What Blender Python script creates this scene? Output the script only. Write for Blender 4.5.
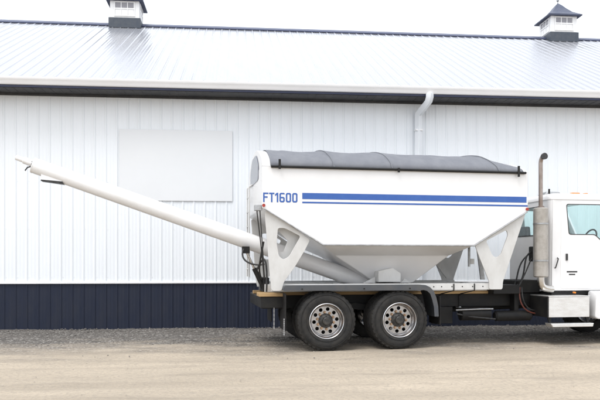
import bpy, bmesh, math, random
from mathutils import Vector, Matrix, noise

random.seed(4)
R = math.radians
scene = bpy.context.scene
col = scene.collection
for o in list(bpy.data.objects):
    bpy.data.objects.remove(o, do_unlink=True)

# ------------------------------------------------------------------ camera
cam_data = bpy.data.cameras.new('camera')
cam = bpy.data.objects.new('camera', cam_data)
col.objects.link(cam)
cam.location = (0, 0, 1.54)
cam.rotation_euler = (R(90), 0, 0)
cam_data.sensor_width = 36
cam_data.lens = 40.8
cam_data.shift_y = 62 / 600
cam_data.clip_start = 0.1
cam_data.clip_end = 3000
scene.camera = cam

# ------------------------------------------------------------------ sky, sun, exposure
SUN_EL, SUN_AZ = 62, 212            # degrees; azimuth clockwise from +Y (high, behind the camera, veiled by cloud)
world = bpy.data.worlds.new('World')
scene.world = world
world.use_nodes = True
wn = world.node_tree
wn.nodes.clear()
w_out = wn.nodes.new('ShaderNodeOutputWorld')
w_bg = wn.nodes.new('ShaderNodeBackground')
w_sky = wn.nodes.new('ShaderNodeTexSky')
w_sky.sky_type = 'NISHITA'
w_sky.sun_disc = False
w_sky.sun_elevation = R(SUN_EL)
w_sky.sun_rotation = R(SUN_AZ)
w_sky.air_density = 1.0
w_sky.dust_density = 6.0
w_sky.ozone_density = 1.0
w_hs = wn.nodes.new('ShaderNodeHueSaturation')      # a white overcast: the blue nearly washed out
w_hs.inputs['Saturation'].default_value = 0.22
wn.links.new(w_sky.outputs[0], w_hs.inputs['Color'])
w_mx = wn.nodes.new('ShaderNodeMix')                 # even cloud deck veiling the clear sky
w_mx.data_type = 'RGBA'
w_mx.inputs['Factor'].default_value = 0.8
w_mx.inputs['B'].default_value = (6.6, 6.9, 7.35, 1)
wn.links.new(w_hs.outputs[0], w_mx.inputs['A'])
wn.links.new(w_mx.outputs['Result'], w_bg.inputs['Color'])
w_bg.inputs['Strength'].default_value = 0.15
wn.links.new(w_bg.outputs[0], w_out.inputs['Surface'])

sun_data = bpy.data.lights.new('sun', 'SUN')
sun_data.energy = 0.9
sun_data.angle = R(25)
sun_data.color = (1.0, 0.955, 0.90)
sun = bpy.data.objects.new('sun', sun_data)
col.objects.link(sun)
sun.location = (-6, -12, 20)
sd = Vector((math.sin(R(SUN_AZ)) * math.cos(R(SUN_EL)), math.cos(R(SUN_AZ)) * math.cos(R(SUN_EL)), math.sin(R(SUN_EL))))
sun.rotation_euler = sd.to_track_quat('Z', 'Y').to_euler()

scene.view_settings.view_transform = 'Standard'
scene.view_settings.look = 'None'
scene.view_settings.gamma = 1
scene.view_settings.use_curve_mapping = False
scene.view_settings.exposure = 0.80
scene.render.engine = 'CYCLES'


# ------------------------------------------------------------------ materials
def nt(m):
    m.use_nodes = True
    n = m.node_tree
    return n, n.nodes['Principled BSDF']


def mat(name, c, rough=0.5, metal=0.0, c2=None, scale=6.0, detail=6.0, amount=1.0, bump=0.0, bscale=40.0,
        rvar=0.0, stretch=(1, 1, 1), coat=0.0, spec=0.5, lo=0.4, hi=0.65):
    m = bpy.data.materials.new(name)
    n, p = nt(m)
    p.inputs['Base Color'].default_value = (*c, 1)
    p.inputs['Roughness'].default_value = rough
    p.inputs['Metallic'].default_value = metal
    p.inputs['Coat Weight'].default_value = coat
    p.inputs['Coat Roughness'].default_value = 0.08
    p.inputs['Specular IOR Level'].default_value = spec
    tc = n.nodes.new('ShaderNodeTexCoord')
    mp = n.nodes.new('ShaderNodeMapping')
    mp.inputs['Scale'].default_value = stretch
    n.links.new(tc.outputs['Object'], mp.inputs['Vector'])
    if c2 or rvar:
        nz = n.nodes.new('ShaderNodeTexNoise')
        nz.inputs['Scale'].default_value = scale
        nz.inputs['Detail'].default_value = detail
        nz.inputs['Roughness'].default_value = 0.65
        n.links.new(mp.outputs[0], nz.inputs['Vector'])
        mr = n.nodes.new('ShaderNodeMapRange')
        mr.inputs['From Min'].default_value = lo
        mr.inputs['From Max'].default_value = hi
        mr.inputs['To Max'].default_value = amount
        n.links.new(nz.outputs['Fac'], mr.inputs['Value'])
        if c2:
            mx = n.nodes.new('ShaderNodeMix')
            mx.data_type = 'RGBA'
            mx.inputs['A'].default_value = (*c, 1)
            mx.inputs['B'].default_value = (*c2, 1)
            n.links.new(mr.outputs[0], mx.inputs['Factor'])
            n.links.new(mx.outputs['Result'], p.inputs['Base Color'])
        if rvar:
            ma = n.nodes.new('ShaderNodeMath')
            ma.operation = 'MULTIPLY_ADD'
            ma.inputs[1].default_value = rvar
            ma.inputs[2].default_value = rough
            n.links.new(mr.outputs[0], ma.inputs[0])
            n.links.new(ma.outputs[0], p.inputs['Roughness'])
    if bump:
        nb = n.nodes.new('ShaderNodeTexNoise')
        nb.inputs['Scale'].default_value = bscale
        nb.inputs['Detail'].default_value = 5
        n.links.new(mp.outputs[0], nb.inputs['Vector'])
        bp = n.nodes.new('ShaderNodeBump')
        bp.inputs['Strength'].default_value = bump
        bp.inputs['Distance'].default_value = 0.02
        n.links.new(nb.outputs['Fac'], bp.inputs['Height'])
        n.links.new(bp.outputs[0], p.inputs['Normal'])
    return m


M = {}
M['wall'] = mat('white_wall_steel', (0.765, 0.795, 0.825), 0.42, c2=(0.71, 0.735, 0.76), scale=1.2, amount=0.4, bump=0.05, bscale=3, rvar=0.1, stretch=(2.5, 2.5, 0.5))
M['roof'] = mat('white_roof_steel', (0.42, 0.43, 0.465), 0.2, 0.5, c2=(0.36, 0.37, 0.40), scale=1.5, amount=0.4, bump=0.04, bscale=2.5, rvar=0.1, stretch=(2.5, 0.5, 1))
M['navy'] = mat('navy_steel', (0.013, 0.018, 0.036), 0.55, spec=0.25, c2=(0.026, 0.029, 0.040), scale=2.0, amount=0.5, bump=0.05, bscale=3, rvar=0.15, stretch=(2, 2, 0.6))
M['navytrim'] = mat('navy_trim', (0.034, 0.046, 0.105), 0.4, c2=(0.06, 0.07, 0.12), scale=3, amount=0.5, rvar=0.1)
M['soffit'] = mat('charcoal_soffit', (0.035, 0.037, 0.042), 0.6, c2=(0.06, 0.06, 0.062), scale=3)
M['gutter'] = mat('white_gutter', (0.80, 0.80, 0.81), 0.35, c2=(0.66, 0.66, 0.65), scale=2.5, amount=0.35, stretch=(0.6, 3, 3))
M['spout'] = mat('white_downspout', (0.76, 0.79, 0.825), 0.35, c2=(0.70, 0.73, 0.76), scale=2, amount=0.4)
M['white'] = mat('white_truck_paint', (0.74, 0.74, 0.745), 0.28, c2=(0.65, 0.645, 0.63), scale=2.2, amount=0.3, coat=0.5, rvar=0.08, bump=0.015, bscale=1.5)
M['hopper'] = mat('white_hopper_paint', (0.735, 0.735, 0.74), 0.33, c2=(0.65, 0.645, 0.63), scale=1.6, amount=0.35, coat=0.3, rvar=0.1, bump=0.04, bscale=1.3, stretch=(1, 1, 0.7))
M['plate'] = mat('off_white_plate_paint', (0.58, 0.58, 0.57), 0.42, c2=(0.46, 0.45, 0.43), scale=5, amount=0.55, bump=0.03, bscale=10, stretch=(1, 1, 0.5))
M['auger'] = mat('white_auger_paint', (0.80, 0.80, 0.81), 0.36, c2=(0.68, 0.68, 0.66), scale=4, amount=0.35, coat=0.2)
M['tarp'] = mat('grey_mesh_tarp', (0.135, 0.142, 0.162), 0.7, c2=(0.165, 0.172, 0.19), scale=3, bump=0.12, bscale=9, stretch=(1.5, 0.8, 1))
M['blue'] = mat('blue_vinyl', (0.024, 0.090, 0.34), 0.3, c2=(0.030, 0.105, 0.36), scale=8)
M['black'] = mat('black_chassis_paint', (0.007, 0.007, 0.008), 0.55, c2=(0.026, 0.024, 0.02), scale=5, amount=0.5, spec=0.3, bump=0.06, bscale=30, rvar=0.2)
M['plastic'] = mat('grey_fender_plastic', (0.050, 0.056, 0.066), 0.42, c2=(0.085, 0.083, 0.08), scale=5, amount=0.6, rvar=0.2)
M['rubber'] = mat('tyre_rubber', (0.008, 0.008, 0.008), 0.75, c2=(0.042, 0.037, 0.031), scale=7, amount=0.5, bump=0.1, bscale=50)
M['flap'] = mat('rubber_flap', (0.008, 0.008, 0.009), 0.7, c2=(0.03, 0.027, 0.024), spec=0.3, scale=4, amount=0.6)
M['alu'] = mat('polished_rim', (0.66, 0.66, 0.68), 0.24, 1.0, c2=(0.52, 0.50, 0.48), scale=4, amount=0.6, rvar=0.12)
M['chrome'] = mat('chrome_pipe', (0.62, 0.60, 0.57), 0.2, 1.0, c2=(0.50, 0.47, 0.43), scale=4, rvar=0.1)
M['disc'] = mat('darkened_wheel_disc', (0.46, 0.455, 0.46), 0.3, 1.0, c2=(0.33, 0.31, 0.28), scale=9, amount=0.7, rvar=0.15)  # disc metal darkened in colour for the dark ground it reflects
M['pipe'] = mat('heat_stained_pipe', (0.36, 0.31, 0.28), 0.3, 0.9, c2=(0.25, 0.20, 0.17), scale=3, rvar=0.1)
M['lug'] = mat('rusty_lug_nut', (0.42, 0.29, 0.19), 0.55, 0.3, c2=(0.25, 0.15, 0.09), scale=30)
M['hub'] = mat('greasy_black_hub', (0.014, 0.014, 0.014), 0.5, c2=(0.05, 0.045, 0.04), scale=20)
M['wood'] = mat('tan_sill_plank', (0.42, 0.28, 0.13), 0.7, c2=(0.33, 0.21, 0.10), scale=6, stretch=(0.5, 8, 8), bump=0.2, bscale=15)
M['dark'] = mat('dark_interior', (0.03, 0.03, 0.032), 0.7, c2=(0.05, 0.05, 0.05), scale=8)
M['seat'] = mat('grey_seat_fabric', (0.13, 0.13, 0.14), 0.85, c2=(0.09, 0.09, 0.10), scale=20)
M['amber'] = mat('amber_lens', (0.75, 0.24, 0.02), 0.2, c2=(0.6, 0.18, 0.02), scale=20)
M['red'] = mat('red_lens', (0.36, 0.03, 0.015), 0.25, c2=(0.28, 0.025, 0.015), scale=20)
M['hose'] = mat('black_hose', (0.015, 0.015, 0.016), 0.5, c2=(0.04, 0.04, 0.04), scale=20)
M['redhose'] = mat('red_brown_hose', (0.14, 0.035, 0.025), 0.5, c2=(0.09, 0.03, 0.02), scale=20)
M['galv'] = mat('galvanised_steel', (0.42, 0.43, 0.44), 0.45, 0.7, c2=(0.30, 0.30, 0.30), scale=10)
M['sign'] = mat('blank_sign_face', (0.715, 0.73, 0.745), 0.55, c2=(0.70, 0.715, 0.73), scale=1)
M['shingle'] = mat('navy_cupola_roof', (0.045, 0.058, 0.105), 0.5, c2=(0.07, 0.08, 0.12), scale=6)
M['cupbase'] = mat('slate_cupola_base', (0.04, 0.052, 0.072), 0.55, c2=(0.06, 0.07, 0.085), scale=6)
M['vinyl'] = mat('white_cupola_vinyl', (0.80, 0.80, 0.80), 0.4, c2=(0.74, 0.74, 0.74), scale=4)
M['letter'] = mat('black_vinyl', (0.02, 0.02, 0.022), 0.4, c2=(0.03, 0.03, 0.03), scale=8)

g = bpy.data.materials.new('tinted_glass')
n, p = nt(g)
p.inputs['Base Color'].default_value = (0.80, 0.93, 0.92, 1)
p.inputs['Roughness'].default_value = 0.01
p.inputs['Transmission Weight'].default_value = 1.0
p.inputs['IOR'].default_value = 1.45
M['glass'] = g
g = bpy.data.materials.new('cupola_pane_glass')
n, p = nt(g)
p.inputs['Base Color'].default_value = (0.24, 0.235, 0.255, 1)
p.inputs['Roughness'].default_value = 0.08
M['pane'] = g
M['sightglass'] = mat('blue_grey_sight_glass', (0.09, 0.11, 0.16), 0.12, c2=(0.13, 0.15, 0.19), scale=3)

# perforated heat shield
m = mat('perforated_heat_shield', (0.50, 0.475, 0.44), 0.42, 0.75, c2=(0.37, 0.34, 0.30), scale=8, amount=0.8)
n, p = nt(m)
tc = n.nodes.new('ShaderNodeTexCoord')
mp = n.nodes.new('ShaderNodeMapping')
mp.inputs['Scale'].default_value = (60, 60, 60)
vo = n.nodes.new('ShaderNodeTexVoronoi')
vo.inputs['Randomness'].default_value = 0.0
bp = n.nodes.new('ShaderNodeBump')
bp.inputs['Strength'].default_value = 0.6
bp.inputs['Distance'].default_value = 0.01
n.links.new(tc.outputs['Object'], mp.inputs['Vector'])
n.links.new(mp.outputs[0], vo.inputs['Vector'])
n.links.new(vo.outputs['Distance'], bp.inputs['Height'])
n.links.new(bp.outputs[0], p.inputs['Normal'])
M['shield'] = m

# brushed tread plate of the step box
m = mat('brushed_aluminium', (0.80, 0.80, 0.79), 0.36, 0.85, c2=(0.62, 0.60, 0.57), scale=5, amount=0.5, stretch=(1, 1, 3), bump=0.25, bscale=60)
M['brushed'] = m


def ground_material():
    m = bpy.data.materials.new('packed_dirt_and_gravel')
    n, p = nt(m)
    L = n.links.new
    tc = n.nodes.new('ShaderNodeTexCoord')

    def noise_(scale, detail, stretch=(1, 1, 1), rough=0.6):
        mp = n.nodes.new('ShaderNodeMapping')
        mp.inputs['Scale'].default_value = stretch
        L(tc.outputs['Object'], mp.inputs['Vector'])
        z = n.nodes.new('ShaderNodeTexNoise')
        z.inputs['Scale'].default_value = scale
        z.inputs['Detail'].default_value = detail
        z.inputs['Roughness'].default_value = rough
        L(mp.outputs[0], z.inputs['Vector'])
        return z.outputs['Fac']

    def rng(v, a, b, c=0.0, d=1.0, smooth=False):
        r = n.nodes.new('ShaderNodeMapRange')
        if smooth:
            r.interpolation_type = 'SMOOTHSTEP'
        r.inputs['From Min'].default_value = a
        r.inputs['From Max'].default_value = b
        r.inputs['To Min'].default_value = c
        r.inputs['To Max'].default_value = d
        L(v, r.inputs['Value'])
        return r.outputs[0]

    def mix(f, a, b):
        x = n.nodes.new('ShaderNodeMix')
        x.data_type = 'RGBA'
        L(f, x.inputs['Factor'])
        for k, v in (('A', a), ('B', b)):
            if isinstance(v, tuple):
                x.inputs[k].default_value = (*v, 1)
            else:
                L(v, x.inputs[k])
        return x.outputs['Result']

    def math_(op, a, b):
        x = n.nodes.new('ShaderNodeMath')
        x.operation = op
        for i, v in enumerate((a, b)):
            if isinstance(v, (int, float)):
                x.inputs[i].default_value = v
            else:
                L(v, x.inputs[i])
        return x.outputs[0]

    dirt = mix(rng(noise_(0.5, 6, (0.35, 1.6, 1)), 0.38, 0.62), (0.44, 0.375, 0.295), (0.345, 0.295, 0.232))
    dirt = mix(rng(noise_(1.1, 9, (0.28, 1.8, 1), 0.7), 0.52, 0.70, 0, 0.6), dirt, (0.215, 0.185, 0.150))
    dirt = mix(rng(noise_(24, 6), 0.45, 0.72, 0, 0.6), dirt, (0.225, 0.20, 0.17))
    dirt = mix(rng(noise_(70, 3), 0.62, 0.72, 0, 0.5), dirt, (0.50, 0.47, 0.42))
    vor = n.nodes.new('ShaderNodeTexVoronoi')
    vor.inputs['Scale'].default_value = 26
    L(tc.outputs['Object'], vor.inputs['Vector'])
    sep = n.nodes.new('ShaderNodeSeparateColor')
    L(vor.outputs['Color'], sep.inputs[0])
    grav = mix(rng(sep.outputs[0], 0, 1), (0.10, 0.093, 0.087), (0.19, 0.174, 0.158))
    grav = mix(rng(noise_(1.6, 7, (0.3, 1.6, 1)), 0.42, 0.62, 0, 0.6), grav, (0.085, 0.079, 0.073))
    grav = mix(rng(sep.outputs[1], 0.86, 0.9, 0, 0.8), grav, (0.36, 0.345, 0.32))
    sx = n.nodes.new('ShaderNodeSeparateXYZ')
    L(tc.outputs['Object'], sx.inputs[0])
    edge = math_('ADD', sx.outputs['Y'], rng(noise_(0.9, 8, (0.5, 1.4, 1), 0.7), 0.25, 0.75, -1.9, 1.9))
    f = rng(edge, -5.3, -1.7, 0, 1, True)
    colr = mix(f, dirt, grav)
    L(colr, p.inputs['Base Color'])
    p.inputs['Roughness'].default_value = 0.95
    p.inputs['Specular IOR Level'].default_value = 0.2
    h = math_('ADD', math_('MULTIPLY', noise_(12, 8), 0.6), math_('MULTIPLY', math_('MULTIPLY', vor.outputs['Distance'], f), -0.9))
    bp = n.nodes.new('ShaderNodeBump')
    bp.inputs['Strength'].default_value = 0.8
    bp.inputs['Distance'].default_value = 0.035
    L(h, bp.inputs['Height'])
    L(bp.outputs[0], p.inputs['Normal'])
    return m


M['ground'] = ground_material()
M['pebble'] = mat('tan_pebble', (0.24, 0.21, 0.17), 0.9, c2=(0.42, 0.38, 0.33), scale=3, detail=2)
M['stone'] = mat('loose_gravel_stone', (0.13, 0.12, 0.11), 0.9, c2=(0.26, 0.245, 0.225), scale=5, detail=2, lo=0.35, hi=0.7)


# ------------------------------------------------------------------ mesh helpers
def finish(me, smooth=True, angle=35):
    if smooth:
        me.polygons.foreach_set('use_smooth', [True] * len(me.polygons))
        me.set_sharp_from_angle(angle=R(angle))
    me.update()


def link(name, me, material, parent=None, loc=None, rot=None, bevel=0.0, seg=2):
    o = bpy.data.objects.new(name, me)
    col.objects.link(o)
    if material is not None and not me.materials:
        me.materials.append(M[material])
    if parent is not None:
        o.parent = parent
    if loc is not None:
        o.location = loc
    if rot is not None:
        o.rotation_euler = rot
    if bevel:
        b = o.modifiers.new('bevel', 'BEVEL')
        b.width = bevel
        b.segments = seg
        b.limit_method = 'ANGLE'
        b.angle_limit = R(30)
        b.harden_normals = True
    return o


class MB:
    def __init__(s):
        s.v = []
        s.f = []

    def add(s, vs, fs):
        k = len(s.v)
        s.v += [tuple(v) for v in vs]
        s.f += [[i + k for i in f] for f in fs]
        return s

    def box(s, x0, x1, y0, y1, z0, z1):
        vs = [(x, y, z) for x in (x0, x1) for y in (y0, y1) for z in (z0, z1)]
        return s.add(vs, [(0, 1, 3, 2), (4, 6, 7, 5), (0, 4, 5, 1), (2, 3, 7, 6), (0, 2, 6, 4), (1, 5, 7, 3)])

    def tube(s, pts, r, seg=14, cap=True):
        pts = [Vector(p) for p in pts]
        rs = r if isinstance(r, (list, tuple)) else [r] * len(pts)
        rings = []
        t0 = (pts[1] - pts[0]).normalized()
        up = Vector((0, 0, 1)) if abs(t0.z) < 0.9 else Vector((1, 0, 0))
        a = t0.cross(up).normalized()
        for i, q in enumerate(pts):
            if i == 0:
                t = t0
            elif i == len(pts) - 1:
                t = (pts[i] - pts[i - 1]).normalized()
            else:
                t = ((pts[i + 1] - q).normalized() + (q - pts[i - 1]).normalized()).normalized()
            a = (a - t * a.dot(t)).normalized()
            b = t.cross(a)
            rings.append([q + (a * math.cos(2 * math.pi * k / seg) + b * math.sin(2 * math.pi * k / seg)) * rs[i] for k in range(seg)])
        vs = [v for ring in rings for v in ring]
        fs = []
        for i in range(len(rings) - 1):
            for k in range(seg):
                k2 = (k + 1) % seg
                fs.append((i * seg + k, i * seg + k2, (i + 1) * seg + k2, (i + 1) * seg + k))
        if cap:
            fs.append(list(range(seg))[::-1])
            fs.append([(len(rings) - 1) * seg + k for k in range(seg)])
        return s.add(vs, fs)

    def lathe_y(s, prof, seg=48, closed=False, c=(0, 0, 0)):
        """prof: list of (radius, y) turned about the y axis"""
        vs = []
        for k in range(seg):
            a = 2 * math.pi * k / seg
            for (r, y) in prof:
                vs.append((c[0] + r * math.cos(a), c[1] + y, c[2] + r * math.sin(a)))
        m_ = len(prof)
        fs = []
        for k in range(seg):
            k2 = (k + 1) % seg
            for i in range(m_ if closed else m_ - 1):
                j = (i + 1) % m_
                fs.append((k * m_ + i, k * m_ + j, k2 * m_ + j, k2 * m_ + i))
        return s.add(vs, fs)

    def prism(s, poly, y0, y1):
        """convex-ish polygon in (x, z) swept from y0 to y1"""
        k = len(poly)
        vs = [(x, y0, z) for x, z in poly] + [(x, y1, z) for x, z in poly]
        fs = [list(range(k)), [k + i for i in range(k)][::-1]]
        for i in range(k):
            j = (i + 1) % k
            fs.append((i, i + k, j + k, j))
        return s.add(vs, fs)

    def mesh(s, name, smooth=True, angle=35):
        me = bpy.data.meshes.new(name)
        me.from_pydata(s.v, [], s.f)
        bm = bmesh.new()
        bm.from_mesh(me)
        bmesh.ops.recalc_face_normals(bm, faces=bm.faces)
        bm.to_mesh(me)
        bm.free()
        finish(me, smooth, angle)
        return me

    def build(s, name, material, parent=None, loc=None, rot=None, bevel=0.0, seg=2, angle=35):
        return link(name, s.mesh(name, True, angle), material, parent, loc, rot, bevel, seg)


def plate(name, outer, holes, y0, y1, material, parent, axis='y', bev=0.003, loc=None):
    """flat sheet with real openings; outline in (x, z), thickness y0..y1 (axis 'x': outline in (y, z))"""
    cu = bpy.data.curves.new(name, 'CURVE')
    cu.dimensions = '2D'
    cu.fill_mode = 'BOTH'
    cu.extrude = max((y1 - y0) / 2 - bev, 0.0005)
    cu.bevel_depth = bev
    cu.bevel_resolution = 1
    cu.offset = -bev
    for pts in [outer] + list(holes):
        sp = cu.splines.new('POLY')
        sp.points.add(len(pts) - 1)
        for q, (x, z) in zip(sp.points, pts):
            q.co = (x, z, 0, 1)
        sp.use_cyclic_u = True
    tmp = bpy.data.objects.new('tmp', cu)
    me = bpy.data.meshes.new_from_object(tmp)
    bpy.data.objects.remove(tmp)
    bpy.data.curves.remove(cu)
    yc = (y0 + y1) / 2
    for v in me.vertices:
        x, z, d = v.co
        v.co = (x, yc - d, z) if axis == 'y' else (yc + d, x, z)
    me.materials.clear()
    finish(me, True, 30)
    me.name = name
    return link(name, me, material, parent, loc)


def rounded(poly, r, k=5):
    out = []
    m_ = len(poly)
    for i in range(m_):
        a, b, c = (Vector(poly[i - 1]), Vector(poly[i]), Vector(poly[(i + 1) % m_]))
        u = (a - b)
        w = (c - b)
        q = min(r, u.length * 0.45, w.length * 0.45)
        p0 = b + u.normalized() * q
        p1 = b + w.normalized() * q
        for j in range(k + 1):
            t = j / k
            out.append(tuple(p0 * (1 - t) ** 2 + b * 2 * t * (1 - t) + p1 * t * t))
    return out


def circle(x, z, r, k=24):
    return [(x + r * math.cos(2 * math.pi * i / k), z + r * math.sin(2 * math.pi * i / k)) for i in range(k)]


def bez(p0, p1, p2, p3, k=14):
    p0, p1, p2, p3 = map(Vector, (p0, p1, p2, p3))
    return [p0 * (1 - t) ** 3 + p1 * 3 * t * (1 - t) ** 2 + p2 * 3 * t * t * (1 - t) + p3 * t ** 3 for t in [i / k for i in range(k + 1)]]


def empty(name, loc, rz=0):
    o = bpy.data.objects.new(name, None)
    o.empty_display_size = 0.3
    col.objects.link(o)
    o.location = loc
    o.rotation_euler = (0, 0, rz)
    return o


def tag(o, label=None, cat=None, group=None, kind=None):
    for k, v in (('label', label), ('category', cat), ('group', group), ('kind', kind)):
        if v:
            o[k] = v
    return o


def interp(tab, x):
    if x <= tab[0][0]:
        return tab[0][1]
    for (a, b), (c, d) in zip(tab, tab[1:]):
        if x <= c:
            return b + (d - b) * (x - a) / (c - a)
    return tab[-1][1]


# ------------------------------------------------------------------ ground
B_LOC, B_ROT = (0, 16.24, 0), R(5.3)
T_LOC, T_ROT = (0.4725, 11.9, 0), R(10)


def axis_steps(lo, hi, fine, far):
    a = []
    x = lo
    while x <= hi + 1e-6:
        a.append(x)
        x += fine
    st = fine
    x = a[0]
    left = []
    while x > -far:
        st *= 1.35
        x -= st
        left.append(x)
    st = fine
    x = a[-1]
    right = []
    while x < far:
        st *= 1.35
        x += st
        right.append(x)
    return left[::-1] + a + right


gx = axis_steps(-9, 9, 0.09, 900)
gy = axis_steps(-9, 0.4, 0.06, 900)
gv = []
for y in gy:
    for x in gx:
        z = 0.0
        if abs(x) < 40 and -22 < y < 1.5:
            q = Vector((x * 0.5, y * 2.0, 0))
            z = 0.022 * noise.noise(q) + 0.010 * noise.noise(Vector((x * 2.0, y * 5.0, 3)))
            z += 0.006 * noise.noise(Vector((x * 9, y * 9, 7)))
            for yc, dep in ((-5.6, 0.022), (-7.3, 0.022)):      # old wheel ruts along the yard
                z -= dep * math.exp(-((y - yc - 0.15 * math.sin(x * 0.35)) / 0.16) ** 2)
            z -= 0.02
        gv.append((x, y, z))
nx = len(gx)
gf = [(j * nx + i, j * nx + i + 1, (j + 1) * nx + i + 1, (j + 1) * nx + i) for j in range(len(gy) - 1) for i in range(nx - 1)]
me = bpy.data.meshes.new('ground')
me.from_pydata(gv, [], gf)
finish(me, True, 180)
ground = link('ground', me, 'ground', None, B_LOC, (0, 0, B_ROT))
tag(ground, 'tan packed dirt yard turning to grey gravel along the building', 'ground', kind='structure')

# loose stones on the gravel strip: uncountable
sb = MB()
rs = random.Random(11)
for i in range(4560):
    if i < 4500:
        y = -0.05 - 3.2 * rs.random() ** 1.5
    else:
        y = -3.2 - 2.2 * rs.random() ** 2
    x = rs.uniform(-8.6, 8.6)
    r = 0.007 + 0.016 * rs.random() ** 2.5
    a = rs.random() * 6.28
    sx_, sy_, sz_ = r * rs.uniform(.8, 1.5), r * rs.uniform(.7, 1.1), r * rs.uniform(.45, .8)
    vs = []
    for (px_, py_, pz_) in ((1, 0, 0), (.3, .9, .1), (-.8, .5, 0), (-.7, -.6, .1), (.4, -.9, 0), (.1, .1, 1), (0, 0, -1)):
        jx, jy = px_ * sx_ * rs.uniform(.8, 1.2), py_ * sy_ * rs.uniform(.8, 1.2)
        vs.append((x + jx * math.cos(a) - jy * math.sin(a), y + jx * math.sin(a) + jy * math.cos(a), -0.014 + sz_ * .5 + pz_ * sz_))
    sb.add(vs, [(0, 1, 5), (1, 2, 5), (2, 3, 5), (3, 4, 5), (4, 0, 5), (1, 0, 6), (2, 1, 6), (3, 2, 6), (4, 3, 6), (0, 4, 6)])
pb = MB()
for i in range(900):
    x, y = rs.uniform(-8.6, 8.6), -3.0 - 6.5 * rs.random()
    r = 0.003 + 0.008 * rs.random() ** 3
    pb.add([(x + r * 1.3 * rs.uniform(.7, 1.2) * math.cos(a + rs.uniform(-.3, .3)), y + r * rs.uniform(.7, 1.2) * math.sin(a), -0.016) for a in (0, 1.3, 2.6, 3.9, 5.1)] + [(x, y, -0.016 + r * 1.1)],
           [(0, 1, 5), (1, 2, 5), (2, 3, 5), (3, 4, 5), (4, 0, 5)])
pebbles = pb.build('pebbles', 'pebble', None, B_LOC, (0, 0, B_ROT), angle=20)
tag(pebbles, 'small tan pebbles strewn over the packed dirt yard', 'pebbles', kind='stuff')
gravel = sb.build('gravel', 'stone', None, B_LOC, (0, 0, B_ROT), angle=20)
tag(gravel, 'loose grey gravel stones scattered along the foot of the building', 'gravel', kind='stuff')

# ------------------------------------------------------------------ building
RIB = 0.254
PW = RIB * 4
NP = 34
U0 = -NP * PW / 2
building = empty('metal_building', B_LOC, B_ROT)
tag(building, 'long white ribbed steel building with navy wainscot and white metal roof', 'building')
Z_W, Z_S = 1.04, 5.42                    # wainscot top, soffit
Y_E, Z_E = -0.55, 5.66                   # eave edge of the roof
Y_R = 7.06
PITCH = 0.5
Z_R = Z_E + PITCH * (Y_R - Y_E)
SL = math.hypot(Y_R - Y_E, Z_R - Z_E)
PA = math.atan(PITCH)


def rib_profile(h=0.015, foot=0.032, top=0.011):
    pts = []
    for k in range(4):
        c = k * RIB
        pts += [(c - foot, 0), (c - top, h), (c + top, h), (c + foot, 0)]
        for q in (0.36, 0.64):
            d = c + RIB * q
            pts += [(d - 0.014, 0), (d - 0.006, 0.0022), (d + 0.006, 0.0022), (d + 0.014, 0)]
    pts.append((PW - 0.032, 0))
    pts.append((PW - 0.018, -0.0015))
    return pts


def sheet_mesh(name, length, vertical, prof):
    me = bpy.data.meshes.new(name)
    k = len(prof)
    if vertical:
        vs = [(x, -h, 0) for x, h in prof] + [(x, -h, length) for x, h in prof]
    else:
        vs = [(x, 0, h) for x, h in prof] + [(x, length, h) for x, h in prof]
    me.from_pydata(vs, [], [(i, i + 1, k + i + 1, k + i) for i in range(k - 1)])
    finish(me, True, 20)
    return me


prof = rib_profile()
me_wall = sheet_mesh('wall_panel', Z_S - Z_W - 0.03, True, prof)
me_wain = sheet_mesh('wainscot_panel', Z_W + 0.05, True, prof)
me_roof = sheet_mesh('roof_panel', SL, False, prof)
for i in range(NP):
    u = U0 + i * PW + 0.032
    link('wall_panel', me_wall, 'wall', building, (u, 0, Z_W + 0.03))
    link('wainscot_panel', me_wain, 'navy', building, (u, 0.002, -0.05))
    link('roof_panel', me_roof, 'roof', building, (u, Y_E, Z_E), (PA, 0, 0))
U1 = U0 + NP * PW
MB().box(U0, U1, -0.036, 0.0, Z_W - 0.004, Z_W + 0.034).build('wainscot_trim', 'gutter', building, bevel=0.003)
MB().box(U0, U1, 0.02, 0.16, -0.1, Z_S).build('wall_core', 'wall', building)
# screw rows
scr = MB()
for zz in (1.19, 2.3, 3.4, 4.5, 5.32):
    for i in range(NP * 4):
        u = U0 + 0.032 + i * RIB + 0.045
        if -9 < u < 9:
            scr.box(u - .006, u + .006, -0.008, 0.001, zz - .006, zz + .006)
s_ = scr.build('screw_rows', 'gutter', building)
tag(s_, kind='stuff')
MB().box(U0 - .3, U1 + .3, -0.53, -0.002, Z_S, Z_S + 0.02).build('soffit', 'soffit', building)
sf = MB()
for i in range(int((U1 - U0) / 0.2)):
    u = U0 + i * 0.2
    sf.box(u, u + 0.02, -0.52, -0.03, Z_S - 0.006, Z_S + 0.001)
tag(sf.build('soffit_ribs', 'soffit', building), kind='stuff')
MB().box(U0, U1, -0.035, -0.0225, Z_S - 0.055, Z_S - 0.001).build('soffit_trim', 'soffit', building)
MB().box(U0 - .3, U1 + .3, Y_E - 0.012, Y_E + 0.02, Z_S + 0.012, Z_E - 0.015).build('fascia', 'navytrim', building, bevel=0.003)
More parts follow.
